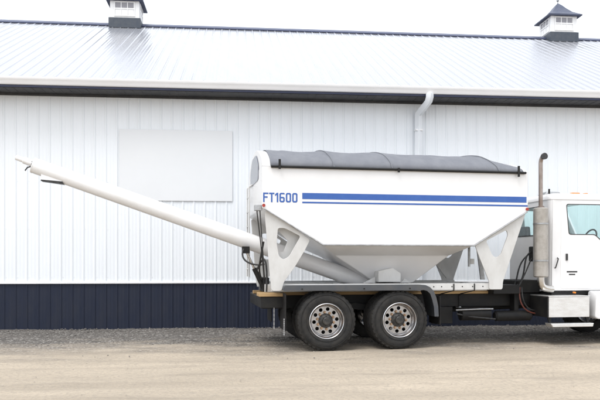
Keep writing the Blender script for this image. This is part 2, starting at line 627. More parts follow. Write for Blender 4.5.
# K-style gutter: profile in (y, z) swept along u
gp = [(-0.565, 5.475), (-0.63, 5.475), (-0.645, 5.50), (-0.65, 5.535), (-0.672, 5.57), (-0.685, 5.60), (-0.685, 5.635), (-0.672, 5.64), (-0.672, 5.60), (-0.655, 5.56), (-0.635, 5.51), (-0.62, 5.488), (-0.565, 5.488)]
gb = MB()
kk = len(gp)
gb.add([(U0 - .25, y, z) for y, z in gp] + [(U1 + .25, y, z) for y, z in gp],
       [(i, (i + 1) % kk, kk + (i + 1) % kk, kk + i) for i in range(kk)] + [list(range(kk)), list(range(kk, 2 * kk))])
gb.build('gutter', 'gutter', building)
# navy blocks painting in the shaded hollow ends of the roof ribs
rc = MB()
for i in range(NP * 4):
    u = U0 + 0.032 + i * RIB
    rc.box(u - 0.014, u + 0.014, Y_E + 0.004, Y_E + 0.02, Z_E + 0.003, Z_E + 0.018)
tag(rc.build('dark_rib_ends', 'navytrim', building), kind='stuff')
# ridge cap, back slope, gables, back wall
rdg = MB()
for sgn in (1, -1):
    y1 = Y_R - sgn * 0.22
    z1 = Z_R + 0.055 - PITCH * 0.22
    rdg.add([(U0 - .1, Y_R, Z_R + 0.075), (U1 + .1, Y_R, Z_R + 0.075), (U1 + .1, y1, z1), (U0 - .1, y1, z1),
             (U0 - .1, Y_R, Z_R + 0.022), (U1 + .1, Y_R, Z_R + 0.022), (U1 + .1, y1, z1 - 0.035), (U0 - .1, y1, z1 - 0.035)],
            [(0, 1, 2, 3), (3, 2, 6, 7), (4, 7, 6, 5), (0, 3, 7, 4), (1, 5, 6, 2)])
rdg.build('ridge_cap', 'navytrim', building)
yb = 2 * Y_R
bk = MB()
bk.add([(U0, Y_R, Z_R - .01), (U1, Y_R, Z_R - .01), (U1, yb - Y_E, Z_E), (U0, yb - Y_E, Z_E),
        (U0, Y_R, Z_R - .06), (U1, Y_R, Z_R - .06), (U1, yb - Y_E, Z_E - .05), (U0, yb - Y_E, Z_E - .05)],
       [(0, 1, 2, 3), (7, 6, 5, 4), (3, 2, 6, 7), (0, 3, 7, 4), (1, 5, 6, 2)])
bk.build('back_roof', 'roof', building)
MB().box(U0, U1, yb - .15, yb, -.1, Z_S).build('back_wall', 'wall', building)
for u in (U0, U1 - .1):
    gm = MB()
    poly = [(0.17, -.1), (yb - .16, -.1), (yb - .16, Z_S), (Y_R, Z_R - .1), (0.17, Z_S + .3)]
    gm.add([(u, y, z) for y, z in poly] + [(u + .1, y, z) for y, z in poly],
           [list(range(5)), [9, 8, 7, 6, 5]] + [(i, (i + 1) % 5, 5 + (i + 1) % 5, 5 + i) for i in range(5)])
    gm.build('gable_wall', 'wall', building)
# downspout
ud = 2.86
dm = MB()
dm.tube([(ud + 0.13, -0.62, 5.49), (ud + 0.13, -0.62, 5.40), (ud + 0.12, -0.56, 5.31), (ud + 0.04, -0.24, 5.17), (ud, -0.13, 5.10), (ud, -0.105, 5.02), (ud, -0.105, 0.3), (ud, -0.15, 0.2), (ud, -0.35, 0.1)], 0.095, 4)
dsp = dm.build('downspout', 'spout', building, angle=60, bevel=0.008)
for zz in (1.6, 3.2, 4.7):
    MB().box(ud - .085, ud + .085, -0.182, -0.016, zz, zz + 0.035).build('strap', 'gutter', dsp)


def cupola(u):
    c = MB().box(-.47, .47, -.47, .47, 0.02, .62).build('cupola', 'vinyl', building, (u, Y_R, Z_R + 0.06), bevel=0.012)
    hw = .515
    MB().add([(x, y, z) for z in (.03,) for x, y in ((-hw, -hw), (hw, -hw), (hw, hw), (-hw, hw))] +
             [(-hw, -hw, -.30), (hw, -hw, -.30), (hw, 0, -.05), (hw, hw, -.30), (-hw, hw, -.30), (-hw, 0, -.05)],
             [(0, 3, 2, 1), (0, 1, 5, 4), (1, 2, 7, 6, 5), (2, 3, 8, 7), (3, 0, 4, 9, 8)]).build('base_skirt', 'cupbase', c, bevel=0.008)
    # flared hip roof
    rings = [(.60, .59), (.605, .63), (.50, .70), (.36, .80), (.22, .96), (.10, 1.12), (.025, 1.20)]
    rm = MB()
    for a, z in rings:
        rm.v += [(-a, -a, z), (a, -a, z), (a, a, z), (-a, a, z)]
    for i in range(len(rings) - 1):
        for k in range(4):
            rm.f.append([i * 4 + k, i * 4 + (k + 1) % 4, (i + 1) * 4 + (k + 1) % 4, (i + 1) * 4 + k])
    rm.f += [[3, 2, 1, 0], [24, 25, 26, 27]]
    rm.build('roof', 'shingle', c, angle=50)
    MB().tube([(0, 0, 1.19), (0, 0, 1.26), (0, 0, 1.30), (0, 0, 1.34), (0, 0, 1.37), (0, 0, 1.62)], [.02, .02, .05, .05, .015, .008], 10).build('finial', 'galv', c)
    for rot in range(4):
        ca, sa = [(1, 0), (0, 1), (-1, 0), (0, -1)][rot]

        def face_box(x0, x1, z0, z1, d0, d1):
            m_ = MB().box(x0, x1, -d1, -d0, z0, z1)
            m_.v = [(ca * x - sa * y, sa * x + ca * y, z) for x, y, z in m_.v]
            return m_
        for row, (z0, z1) in enumerate(((.36, .53), (.12, .31))):
            for k in range(3):
                x0 = -.30 + k * .205
                face_box(x0, x0 + .175, z0, z1, .473, .478).build('pane', 'pane' if row == 0 else 'vinyl', c)
        # sash bars
        sm = face_box(-.34, .34, .535, .565, .474, .492)
        for bars in ((-.34, .34, .315, .355), (-.34, .34, .085, .115), (-.335, -.305, .1155, .3145), (.305, .335, .1155, .3145), (-.335, -.305, .3555, .5345), (.305, .335, .3555, .5345),
                     (-.122, -.098, .3555, .5345), (.083, .107, .3555, .5345), (-.122, -.098, .1155, .3145), (.083, .107, .1155, .3145)):
            q = face_box(*bars, .474, .492)
            sm.add(q.v, q.f)
        sm.build('window_frame', 'vinyl', c)


cupola(-5.17)
cupola(9.86)

# blank sign panel on the wall
def wall_pt(px, py):
    k = (px - 300) / 680
    c, s = math.cos(B_ROT), math.sin(B_ROT)
    u = k * 16.24 / (c - k * s)
    d = 16.24 + u * s
    return u, 1.54 + (262 - py) * d / 680


u0, zt = wall_pt(119.5, 129)
u1, zb = wall_pt(232.5, 201.5)
sgn = MB().box(u0, u1, -0.030, -0.0205, zb, zt).build('wall_sign', 'sign', None, B_LOC, (0, 0, B_ROT), bevel=0.004)
tag(sgn, 'blank off-white rectangular sign panel fixed to the ribbed wall above the auger', 'sign')

# ------------------------------------------------------------------ truck (local x forward, y away from the camera, z up)
truck = empty('grain_tender_truck', T_LOC, T_ROT)
tag(truck, 'white tandem axle truck carrying a blue striped seed hopper with long rear auger', 'truck')
W = 2.44
YC = 1.22

# --- chassis
for y in (0.79, 1.57):
    MB().box(-1.05, 7.5, y, y + 0.08, 0.68, 0.925).build('frame_rail', 'black', truck, bevel=0.008)
for x in (-0.2, 0.67, 1.6, 2.9, 3.9, 5.0, 6.0):
    MB().box(x - .04, x + .04, 0.872, 1.568, 0.72, 0.9).build('cross_member', 'black', truck)
for y in (0.74, 1.52):
    MB().box(-1.13, 3.72, y, y + 0.16, 0.927, 0.985).build('sill_plank', 'wood', truck, bevel=0.004)
for y in (0.70, 1.56):
    MB().box(-1.0, 3.32, y, y + 0.14, 0.988, 1.13).build('subframe_beam', 'plate', truck, bevel=0.006)
bm_ = MB().box(-0.97, 3.32, 0.09, 0.16, 1.03, 1.15).build('side_sill', 'plate', truck, bevel=0.006)
hm = MB()
for x in (2.0, 2.15, 2.35, 2.55, 2.75, 2.95, 3.15):
    hm.tube([(x, 0.0885, 1.09), (x, 0.0905, 1.09)], 0.012, 10)
hm.build('bolt_holes', 'black', bm_)
MB().box(-0.97, 3.32, 2.28, 2.35, 1.03, 1.15).build('side_sill', 'plate', truck, bevel=0.006)
for x in (-0.85, 0.5, 1.9, 3.2):
    MB().box(x - .04, x + .04, 0.162, 2.278, 1.06, 1.125).build('outrigger', 'plate', truck)
for x in (2.38, 2.78):
    MB().tube([(x, 0.075, 1.145), (x, 0.075, 1.02), (x, 0.70, 0.93), (x, 0.765, 0.9), (x, 0.775, 0.66)], 0.011, 8).build('u_bolt', 'black', truck)
    MB().tube([(x, 0.72, 0.665), (x, 0.90, 0.665)], 0.02, 8).build('u_bolt_nut', 'galv', truck)
# rear frame end
MB().box(-1.13, -0.72, 0.30, 2.14, 0.72, 0.922).build('rear_bumper', 'black', truck, bevel=0.012)
MB().box(-1.16, -0.70, 0.28, 0.70, 0.927, 0.985).build('rear_plank', 'wood', truck, bevel=0.004)
# hanging chain and rear flap
ch = MB()
z = 0.73
k = 0
while z > 0.36:
    if k % 2:
        ch.box(-0.905, -0.885, .292, .308, z - .045, z)
    else:
        ch.box(-0.90, -0.89, .285, .315, z - .045, z)
    z -= 0.037
    k += 1
ch.build('chain', 'galv', truck)
ch2 = MB()
z = 0.56
k = 0
while z > 0.30:
    ch2.box(-0.77, -0.752, -0.012, 0.008, z - .03, z)
    z -= 0.037
ch2.build('chain', 'galv', truck)
for y0 in (0.0, 1.84):
    MB().box(-0.74, -0.722, y0, y0 + 0.6, 0.34, 0.99).build('mud_flap', 'flap', truck, bevel=0.004)
    MB().box(2.10, 2.118, y0 + .05, y0 + 0.6, 0.40, 0.92).build('mud_flap', 'flap', truck, bevel=0.004)


# --- full fenders over the tandem
def fender(y0, y1, outer):
    pr = [(-0.78, 1.05), (-0.775, 1.11), (-0.73, 1.135), (1.70, 1.135), (1.80, 1.125), (1.88, 1.09), (1.95, 1.02), (2.0, 0.90), (2.035, 0.74), (2.045, 0.56)]
    pi = [(x - (0.0 if i < 3 else 0.012), z - 0.018) for i, (x, z) in enumerate(pr)]
    pi[0] = (-0.765, 1.05)
    pi[1] = (-0.758, 1.10)
    f = MB()
    k = len(pr)
    f.add([(x, y0, z) for x, z in pr] + [(x, y1, z) for x, z in pr] + [(x, y0, z) for x, z in pi] + [(x, y1, z) for x, z in pi],
          [(i, i + 1, k + i + 1, k + i) for i in range(k - 1)] + [(2 * k + i, 3 * k + i, 3 * k + i + 1, 2 * k + i + 1) for i in range(k - 1)] +
          [(i, 2 * k + i, 2 * k + i + 1, i + 1) for i in range(k - 1)] + [(k + i, k + i + 1, 3 * k + i + 1, 3 * k + i) for i in range(k - 1)] +
          [(0, k, 3 * k, 2 * k), (k - 1, 2 * k - 1, 4 * k - 1, 3 * k - 1)])
    fo = f.build('fender', 'plastic', truck, bevel=0.005)
    lip = MB()
    ye = y0 if outer < 0 else y1
    ya, yb_ = (ye - 0.014, ye - 0.0005) if outer < 0 else (ye + 0.0005, ye + 0.014)
    cen = [(x, z) for x, z in pr]
    low = []
    for i, (x, z) in enumerate(pr):
        if i < 3:
            low.append((x + 0.02, 1.04))
        elif i < 4:
            low.append((x, z - 0.105))
        else:
            t = (i - 3) / 6
            low.append((x - 0.03 - 0.05 * min(1, t * 1.5), z - 0.105 * (1 - t) - 0.0 * t))
    n_ = len(cen)
    lip.add([(x, ya, z) for x, z in cen] + [(x, ya, z) for x, z in low] + [(x, yb_, z) for x, z in cen] + [(x, yb_, z) for x, z in low],
            [(i, i + 1, n_ + i + 1, n_ + i) for i in range(n_ - 1)] + [(2 * n_ + i, 3 * n_ + i, 3 * n_ + i + 1, 2 * n_ + i + 1) for i in range(n_ - 1)] +
            [(i, 2 * n_ + i, 2 * n_ + i + 1, i + 1) for i in range(n_ - 1)] + [(n_ + i, n_ + i + 1, 3 * n_ + i + 1, 3 * n_ + i) for i in range(n_ - 1)] +
            [(n_ - 1, 2 * n_ - 1, 4 * n_ - 1, 3 * n_ - 1)])
    lip.build('fender_lip', 'plastic', fo, bevel=0.004)
    for x in (-0.45, 0.66, 1.5):
        MB().tube([(x, ye - .03 * (-outer), 1.07), (x, ye - 0.012, 1.07)], 0.012, 8).build('bolt', 'black', fo)


fender(-0.03, 0.62, -1)
fender(1.82, W + 0.03, 1)

# --- wheels
def tyre_mesh():
    prof = [(0.292, 0.045), (0.312, 0.012), (0.345, 0.000), (0.40, -0.008), (0.44, -0.006), (0.478, 0.008), (0.500, 0.020), (0.517, 0.038),
            (0.524, 0.060), (0.525, 0.088), (0.512, 0.092), (0.512, 0.104), (0.526, 0.108), (0.527, 0.14), (0.513, 0.144), (0.513, 0.152), (0.527, 0.156), (0.526, 0.188),
            (0.512, 0.192), (0.512, 0.204), (0.525, 0.208), (0.524, 0.236), (0.517, 0.258), (0.500, 0.276), (0.44, 0.302), (0.345, 0.296), (0.292, 0.25)]
    b = MB()
    b.lathe_y(prof, 72, closed=True)
    # shoulder lugs
    vs = []
    for (x, y, z) in b.v:
        vs.append((x, y, z))
    b.v = vs
    for k in range(72):
        if k % 2:
            continue
        a0, a1 = 2 * math.pi * k / 72, 2 * math.pi * (k + 1.15) / 72
        for (ya, yb_) in ((0.022, 0.07), (0.228, 0.274)):
            lo, hi = 0.49, 0.531
            pts = []
            for r_ in (lo, hi):
                for a in (a0, a1):
                    for y in (ya, yb_):
                        rr = r_ - (0.012 if r_ == hi and (y == 0.022 or y == 0.274) else 0)
                        pts.append((rr * math.cos(a), y, rr * math.sin(a)))
            b.add(pts, [(0, 1, 3, 2), (4, 6, 7, 5), (0, 4, 5, 1), (2, 3, 7, 6), (0, 2, 6, 4), (1, 5, 7, 3)])
    # raised rings on the sidewall
    for rr in (0.355, 0.462):
        b.lathe_y([(rr - .004, 0.004), (rr - .003, -0.0125), (rr + .003, -0.0125), (rr + .004, 0.004)], 72)
    vs = []
    for (x, y, z) in b.v:
        if z < -0.30:
            q = min(1, (-0.30 - z) / 0.22)
            y = 0.147 + (y - 0.147) * (1 + 0.07 * q * max(0, 1 - abs(x) / 0.35))
        if z < -0.502:
            z = -0.502 - (-0.502 - z) * 0.1
        vs.append((x, y, z))
    b.v = vs
    return b.mesh('tyre')


ME_TYRE = tyre_mesh()


def rim_mesh(flip):
    """steel disc wheel; flip: disc deep inside (rear outer wheel) or far out (front)"""
    b = MB()
    dy = 0.125 if not flip else 0.03
    b.lathe_y([(0.292, 0.05), (0.312, 0.022), (0.314, 0.006), (0.306, 0.001), (0.299, 0.006), (0.292, 0.03), (0.278, 0.045), (0.270, 0.075), (0.262, 0.12), (0.258, 0.27), (0.300, 0.292), (0.302, 0.285), (0.268, 0.262), (0.272, 0.06)], 64, closed=True)
    # bowl of the disc outside the hand holes
    b.lathe_y([(0.261, dy - 0.01), (0.253, dy + 0.0), (0.250, dy + 0.012), (0.258, dy + 0.012)], 64, closed=True)
    return b.mesh('wheel')


def disc_mesh(flip):
    dy = 0.125 if not flip else 0.03
    holes = [circle(0.207 * math.cos(2 * math.pi * (i + .5) / 10), 0.207 * math.sin(2 * math.pi * (i + .5) / 10), 0.033, 16) for i in range(10)]
    o = plate('wheel_disc', circle(0, 0, 0.256, 48), holes + [circle(0, 0, 0.075, 24)], dy, dy + 0.012, 'disc', None, bev=0.003)
    me = o.data
    bpy.data.objects.remove(o)
    return me


def hub_mesh(flip):
    dy = 0.125 if not flip else 0.03
    b = MB()
    b.lathe_y([(0.0001, dy - 0.115), (0.055, dy - 0.115), (0.068, dy - 0.105), (0.074, dy - 0.06), (0.098, dy - 0.052), (0.108, dy - 0.04), (0.128, dy - 0.022), (0.128, dy + .1)], 32)
    for i in range(8):
        a = 2 * math.pi * i / 8
        b.tube([(0.085 * math.cos(a), dy - 0.072, 0.085 * math.sin(a)), (0.085 * math.cos(a), dy - 0.05, 0.085 * math.sin(a))], 0.010, 6)
    return b.mesh('hub')


def lug_mesh(flip):
    dy = 0.125 if not flip else 0.03
    b = MB()
    for i in range(10):
        a = 2 * math.pi * i / 10
        x, z = 0.150 * math.cos(a), 0.150 * math.sin(a)
        b.tube([(x, dy - 0.004, z), (x, dy - 0.0008, z)], 0.026, 12)
        b.tube([(x, dy - 0.035, z), (x, dy - 0.004, z)], 0.019, 6)
        b.tube([(x, dy - 0.05, z), (x, dy - 0.035, z)], 0.010, 8)
    return b.mesh('lug_nuts')


KIT = {f: (rim_mesh(f), disc_mesh(f), hub_mesh(f), lug_mesh(f)) for f in (False, True)}


def wheel(x, y, far, flip, inner=False, spin=0.0):
    rz = math.pi if far else 0
    kit = KIT[flip]
    w = link('wheel', kit[0], 'alu', truck, (x, y, 0.502), (0, 0, rz))
    link('tyre', ME_TYRE, 'rubber', w)
    if not inner:
        link('disc', kit[1], 'disc', w, None, (0, spin, 0))
        link('hub', kit[2], 'hub', w)
        tag(link('lug_nuts', kit[3], 'lug', w, None, (0, spin, 0)), kind='stuff')


for i, x in enumerate((0.0, 1.331)):
    wheel(x, 0.0, False, False, spin=0.2 + i * 0.5)
    wheel(x, 0.335, False, False, inner=True)
    wheel(x, W, True, False, spin=0.4 * i)
    wheel(x, W - 0.335, True, False, inner=True)
    MB().tube([(x, 0.2, 0.502), (x, YC - .3, 0.502), (x, YC - .2, 0.502), (x, YC, 0.502), (x, YC + .2, 0.502), (x, YC + .3, 0.502), (x, W - .2, 0.502)], [0.07, 0.07, 0.2, 0.24, 0.2, 0.07, 0.07], 16).build('axle', 'black', truck)
wheel(6.35, 0.10, False, True, spin=0.3)
wheel(6.35, W - 0.10, True, True)
MB().tube([(6.35, 0.3, 0.47), (6.35, W - .3, 0.47)], 0.06, 10).build('front_axle', 'black', truck)
for y in (0.66, 1.72):
    MB().prism([(-.5, .58), (.67, .78), (1.83, .58), (1.83, .54), (.67, .66), (-.5, .54)], y, y + .08).build('leaf_spring', 'black', truck)
MB().tube([(1.3, YC, 0.55), (4.6, YC, 0.66)], 0.055, 14).build('drive_shaft', 'black', truck)
# tanks and brackets between tandem and cab
MB().tube([(2.72, 0.62, 0.545), (2.74, 0.62, 0.545), (3.32, 0.62, 0.545), (3.34, 0.62, 0.545)], [0.09, 0.125, 0.125, 0.09], 24).build('air_tank', 'black', truck)
MB().tube([(3.42, 0.60, 0.50), (3.45, 0.60, 0.50), (4.15, 0.60, 0.50), (4.18, 0.60, 0.50)], [0.07, 0.10, 0.10, 0.07], 24).build('air_tank', 'black', truck)
MB().tube([(2.60, 0.50, 0.63), (3.1, 0.50, 0.645), (3.35, 0.50, 0.645)], 0.014, 8).build('air_line', 'galv', truck)
MB().box(2.2, 2.62, 0.70, 0.75, 0.36, 0.68).build('battery_panel', 'black', truck, bevel=0.01)
MB().box(3.84, 3.93, 0.6, 0.8, 0.42, 1.0).build('hanger_bracket', 'black', truck, bevel=0.008)
MB().box(3.36, 3.9, 0.5, 0.86, 0.927, 1.10).build('valve_box', 'black', truck, bevel=0.01)
pm = MB().tube([(2.62, 0.52, 0.56), (2.9, 0.515, 0.50), (3.4, 0.51, 0.45)], 0.016, 8).build('air_line', 'hose', truck)

# --- hopper
ZT = 3.19
hop_v, hop_f = [], []
sidep = [(-1.14, ZT), (-1.14, 2.47), (-0.07, 1.84), (2.74, 1.84), (3.80, 2.48), (3.80, ZT)]
for y in (0.0, W):
    hop_v += [(x, y, z) for x, z in sidep]
hop_v += [(0.25, 0.50, 1.66), (2.46, 0.50, 1.66), (2.46, W - .50, 1.66), (0.25, W - .50, 1.66)]
hop_v += [(1.13, 0.84, 1.14), (1.86, 0.84, 1.14), (1.86, 1.60, 1.14), (1.13, 1.60, 1.14)]
hop_f = [(0, 1, 2, 3, 4, 5), (11, 10, 9, 8, 7, 6), (0, 6, 7, 1), (4, 10, 11, 5), (1, 7, 8, 2), (3, 9, 10, 4),
         (2, 12, 13, 3), (3, 13, 14, 9), (9, 14, 15, 8), (8, 15, 12, 2),
         (12, 16, 17, 13), (13, 17, 18, 14), (14, 18, 19, 15), (15, 19, 16, 12), (16, 19, 18, 17)]
hb = MB().add(hop_v, hop_f)
hopper = hb.build('hopper', 'hopper', truck, bevel=0.018, seg=3)
# arched end caps
def arch(h, k=20, y0=0.0, y1=W):
    return [(y0 + (y1 - y0) * i / k, ZT + 0.002 + h * math.sin(math.pi * i / k) ** 0.62) for i in range(k + 1)]


pts = arch(0.43)
c_ = MB()
k = len(pts)
for xx in (-1.135, -0.965):
    c_.v += [(xx, y, z) for y, z in pts]
c_.f = [list(range(k)), list(range(k, 2 * k))[::-1]] + [(i, k + i, k + i + 1, i + 1) for i in range(k - 1)] + [(0, k - 1, 2 * k - 1, k)]
c_.build('rear_end_cap', 'hopper', hopper, bevel=0.01)
pts = arch(0.30)
c_ = MB()
for xx, sc in ((3.63, 1.0), (3.72, 0.96), (3.78, 0.82), (3.805, 0.62)):
    c_.v += [(xx, y, ZT + 0.002 + (z - ZT) * sc) for y, z in pts]
c_.f = [list(range(k)), list(range(3 * k, 4 * k))[::-1]]
for j in range(3):
    c_.f += [(j * k + i, (j + 1) * k + i, (j + 1) * k + i + 1, j * k + i + 1) for i in range(k - 1)] + [(j * k, j * k + k - 1, (j + 1) * k + k - 1, (j + 1) * k)]
c_.build('front_end_cap', 'hopper', hopper)
sw = [(0.55, 3.02), (1.9, 3.02), (1.9, 3.30), (1.55, 3.52), (0.9, 3.52), (0.55, 3.30)]
plate('sight_window', rounded(sw, .12, 4), [], -1.150, -1.1415, 'sightglass', hopper, axis='x', bev=0.002)
# roll tarp
tm = MB()
hs = [(-1.02, .435), (-.95, .44), (-.3, .425), (.05, .443), (.6, .435), (1.05, .45), (1.7, .43), (2.4, .425), (2.95, .43), (3.08, .435), (3.30, .36), (3.5, .30), (3.72, .26)]
ns, ntt = 220, 40
def tarp_pt(x, t):
    h = interp(hs, x)
    sag = 0.006 * noise.noise(Vector((x * 1.2, t * 5, 2))) + 0.003 * noise.noise(Vector((x * 6 + t * 6, t * 9, 5)))
    sag -= 0.012 * abs(math.sin(math.pi * (x + .95) / 1.0)) * math.sin(math.pi * t)
    e = math.sin(math.pi * t)
    crease = 0.0
    for xc, sl, am_ in ((0.02, .25, .028), (1.10, .2, .018), (3.0, .5, .026), (-.72, .2, .02), (2.15, .3, .012)):
        dx = x - xc - sl * (0.45 - t)
        crease += am_ * (0.35 + 1.0 * math.exp(-((min(t, 1 - t) - .17) / .13) ** 2)) * math.exp(-(dx / (0.03 if dx < 0 else 0.22)) ** 2)
    if x > 3.05:                                       # diagonal folds where the tarp is pulled down
        sag += 0.02 * math.sin((x - 3.05) * 16 + t * 9) * e * min(1, (x - 3.05) * 4)
    y = -0.022 + (W + 0.044) * t
    return (x, y, ZT + 0.012 + (h + sag + crease) * max(e, 0) ** 0.62 - 0.012 * abs(noise.noise(Vector((x * 2.2 + t * 9, t * 2, 9)))) * (1 if t < .3 else 0) * math.sin(math.pi * min(t, .3) / .3))


for i in range(ns + 1):
    for j in range(ntt + 1):
        tm.v.append(tarp_pt(-1.0 + 4.70 * i / ns, j / ntt))
for i in range(ns):
    for j in range(ntt):
        a = i * (ntt + 1) + j
        tm.f.append([a, a + ntt + 1, a + ntt + 2, a + 1])
tarp = tm.build('tarp', 'tarp', hopper, angle=60)
so = tarp.modifiers.new('thickness', 'SOLIDIFY')
so.thickness = 0.006
for xc, sl in ((0.02, .25), (1.10, .2), (3.0, .5)):    # sewn seams over the bows
    MB().tube([Vector(tarp_pt(xc - 0.012 + sl * (0.45 - t), t)) + Vector((0, -0.012 * (1 - 2 * t), 0.001)) for t in [q / ntt for q in range(ntt + 1)]], 0.008, 6).build('tarp_seam', 'tarp', hopper)
for y in (-0.03, W + 0.03):
    MB().tube([(-0.99, y, ZT - 0.004), (3.74, y, ZT - 0.01)], 0.022, 12).build('tarp_rail', 'black', hopper)
MB().box(-0.865, -0.825, -0.075, -0.0535, 3.14, 3.31).build('tarp_latch', 'black', hopper, bevel=0.004)
MB().box(3.56, 3.60, -0.075, -0.0535, 3.10, 3.30).build('tarp_latch', 'black', hopper, bevel=0.004)
MB().box(1.27, 1.31, -0.07, -0.0535, 3.13, 3.21).build('tarp_latch', 'black', hopper, bevel=0.004)
# lower lip of the side wall: grey rod drawn for the shadow line
MB().tube([(-1.10, -0.004, 2.455), (-0.07, -0.004, 1.835), (2.74, -0.004, 1.835), (3.78, -0.004, 2.465)], 0.012, 8).build('bottom_shade_lip', 'galv', hopper)
# stripes and lettering
MB().box(-0.44, 3.765, -0.0035, -0.0005, 2.635, 2.742).build('stripe', 'blue', hopper)
MB().box(-0.44, 3.79, -0.0035, -0.0005, 2.562, 2.590).build('stripe', 'blue', hopper)


def glyph(ch_, w=0.092, h=0.165, s=0.026, c=0.02):
    if ch_ == 'F':
        return [(0, 0), (s, 0), (s, .45 * h), (w * .85, .45 * h), (w * .85, .45 * h + s), (s, .45 * h + s), (s, h - s), (w, h - s), (w, h), (0, h)], []
    if ch_ == 'T':
        a = (w - s) / 2
        return [(a, 0), (a + s, 0), (a + s, h - s), (w, h - s), (w, h), (0, h), (0, h - s), (a, h - s)], []
    if ch_ == '1':
        a = w * .45
        return [(a, 0), (a + s, 0), (a + s, h), (a, h), (a - .03, h - .03), (a - .03, h - .06), (a, h - .035)], []
    if ch_ == '6':
        m_ = .58 * h
        return [(c, 0), (w - c, 0), (w, c), (w, m_ - c), (w - c, m_), (s, m_), (s, h - s - .006), (s + .006, h - s), (w, h - s), (w, h - c * .6), (w - c * .6, h), (c, h), (0, h - c), (0, c)], \
            [[(s, s + .006), (s + .006, s), (w - s - .006, s), (w - s, s + .006), (w - s, m_ - s), (s, m_ - s)]]
    return [(c, 0), (w - c, 0), (w, c), (w, h - c), (w - c, h), (c, h), (0, h - c), (0, c)], \
        [[(s, s + .008), (s + .008, s), (w - s - .008, s), (w - s, s + .008), (w - s, h - s - .008), (w - s - .008, h - s), (s + .008, h - s), (s, h - s - .008)]]


x = -1.125
for ch_, adv in (('F', .104), ('T', .092), ('1', .088), ('6', .112), ('0', .112), ('0', .112)):
    o_, h_ = glyph(ch_)
    o_ = [(x + a, 2.572 + b) for a, b in o_]
    h_ = [[(x + a, 2.572 + b) for a, b in q] for q in h_]
    plate('letter', o_, h_, -0.0035, -0.0005, 'blue', hopper, bev=0.0003)
    x += adv
for x in (-1.115, 3.775):
    MB().tube([(x, -0.018, 2.515), (x, -0.0005, 2.515)], 0.028, 16).build('marker_light', 'red', hopper)
# leaning support plates, near and far side
rear_pl = rounded([(-1.09, 2.42), (-0.99, 2.42), (-0.29, 1.93), (-0.38, 1.75), (-0.55, 1.47), (-0.76, 1.18), (-0.79, 1.035), (-0.97, 1.035), (-1.00, 1.30)], 0.05, 4)
rear_ho = rounded([(-0.86, 2.13), (-0.74, 2.13), (-0.46, 1.99), (-0.66, 1.64), (-0.76, 1.58), (-0.84, 1.64), (-0.88, 1.86)], 0.04, 4)
front_pl = rounded([(3.78, 2.44), (3.70, 2.43), (2.77, 1.88), (2.87, 1.62), (3.06, 1.18), (3.06, 1.035), (3.32, 1.035), (3.33, 1.18)], 0.04, 4)
front_ho = rounded([(3.00, 1.93), (3.40, 2.13), (3.43, 2.04), (3.29, 1.68), (3.20, 1.62), (3.12, 1.66)], 0.035, 4)
for y in (0.055, W - 0.085):
    plate('support_plate', rear_pl, [rear_ho], y, y + 0.03, 'plate', hopper, bev=0.004)
    plate('support_plate', front_pl, [front_ho], y, y + 0.03, 'plate', hopper, bev=0.004)
# inner stiffener behind each near plate's opening
plate('stiffener', [(-0.95, 2.16), (-0.62, 2.16), (-0.38, 1.98), (-0.60, 1.55), (-0.92, 1.55), (-0.86, 1.70), (-0.74, 1.72), (-0.66, 1.92), (-0.80, 2.06)], [], 0.22, 0.24, 'plate', hopper)
MB().prism([(3.05, 2.02), (3.13, 2.06), (3.24, 1.2), (3.16, 1.2)], 0.62, 0.66).build('stiffener', 'galv', hopper)
MB().prism([(2.50, 1.80), (2.66, 1.86), (3.12, 1.2), (2.98, 1.2)], 1.9, 1.94).build('stiffener', 'plate', hopper)
# gate housing and chute under the hopper
gh = MB().prism([(1.07, 1.17), (1.50, 1.17), (1.50, 1.33), (1.34, 1.43), (1.07, 1.37)], 0.46, 0.83).build('gate_housing', 'plate', hopper, bevel=0.008)
MB().box(1.15, 1.84, 1.02, 1.42, 1.0, 1.139).build('discharge_chute', 'plate', hopper, bevel=0.008)
MB().prism([(0.82, 1.15), (1.05, 1.26), (1.05, 1.15)], 0.60, 0.63).build('gusset', 'plate', hopper)
MB().prism([(1.54, 1.15), (1.62, 1.23), (1.75, 1.15)], 0.60, 0.63).build('gusset', 'plate', hopper)
# rear ladder, bracket and hoses
lad = MB()
for y in (1.55, 1.93):
    lad.tube([(-1.21, y, 1.25), (-1.21, y, 3.0), (-1.15, y, 3.04)], 0.016, 8)
for i in range(6):
    lad.tube([(-1.21, 1.55, 1.4 + i * .28), (-1.21, 1.93, 1.4 + i * .28)], 0.012, 8)
lad.build('rear_ladder', 'plate', hopper)
MB().box(-1.26, -1.142, 0.06, 0.22, 2.43, 2.53).build('rear_bracket', 'galv', hopper, bevel=0.006)
for y, x0 in ((0.10, -1.17), (0.20, -1.21)):
    MB().tube(bez((x0, y, 2.44), (x0 + .02, y, 2.2), (-1.12, y + .1, 1.9), (-1.05, y + .3, 1.25), 12), 0.010, 8).build('hydraulic_hose', 'hose', hopper)
lab = MB().box(2.80, 2.90, 0.35, 0.355, 1.50, 1.60).build('warning_label', 'plate', hopper)
MB().box(2.765, 2.80, 0.30, 0.34, 1.45, 1.86).build('switch_post', 'galv', hopper, bevel=0.004)

# --- auger
A0, A1 = Vector((1.05, YC, 1.13)), Vector((-5.11, YC, 3.27))
ad = (A1 - A0).normalized()
au = Vector((-ad.z, 0, ad.x)) * (1 if ad.x > 0 else -1)      # upward normal of the tube
am = MB()
am.tube([A0, A0 + ad * 2.2, A1], [0.157, 0.155, 0.140], 32)
auger = am.build('auger', 'auger', truck)
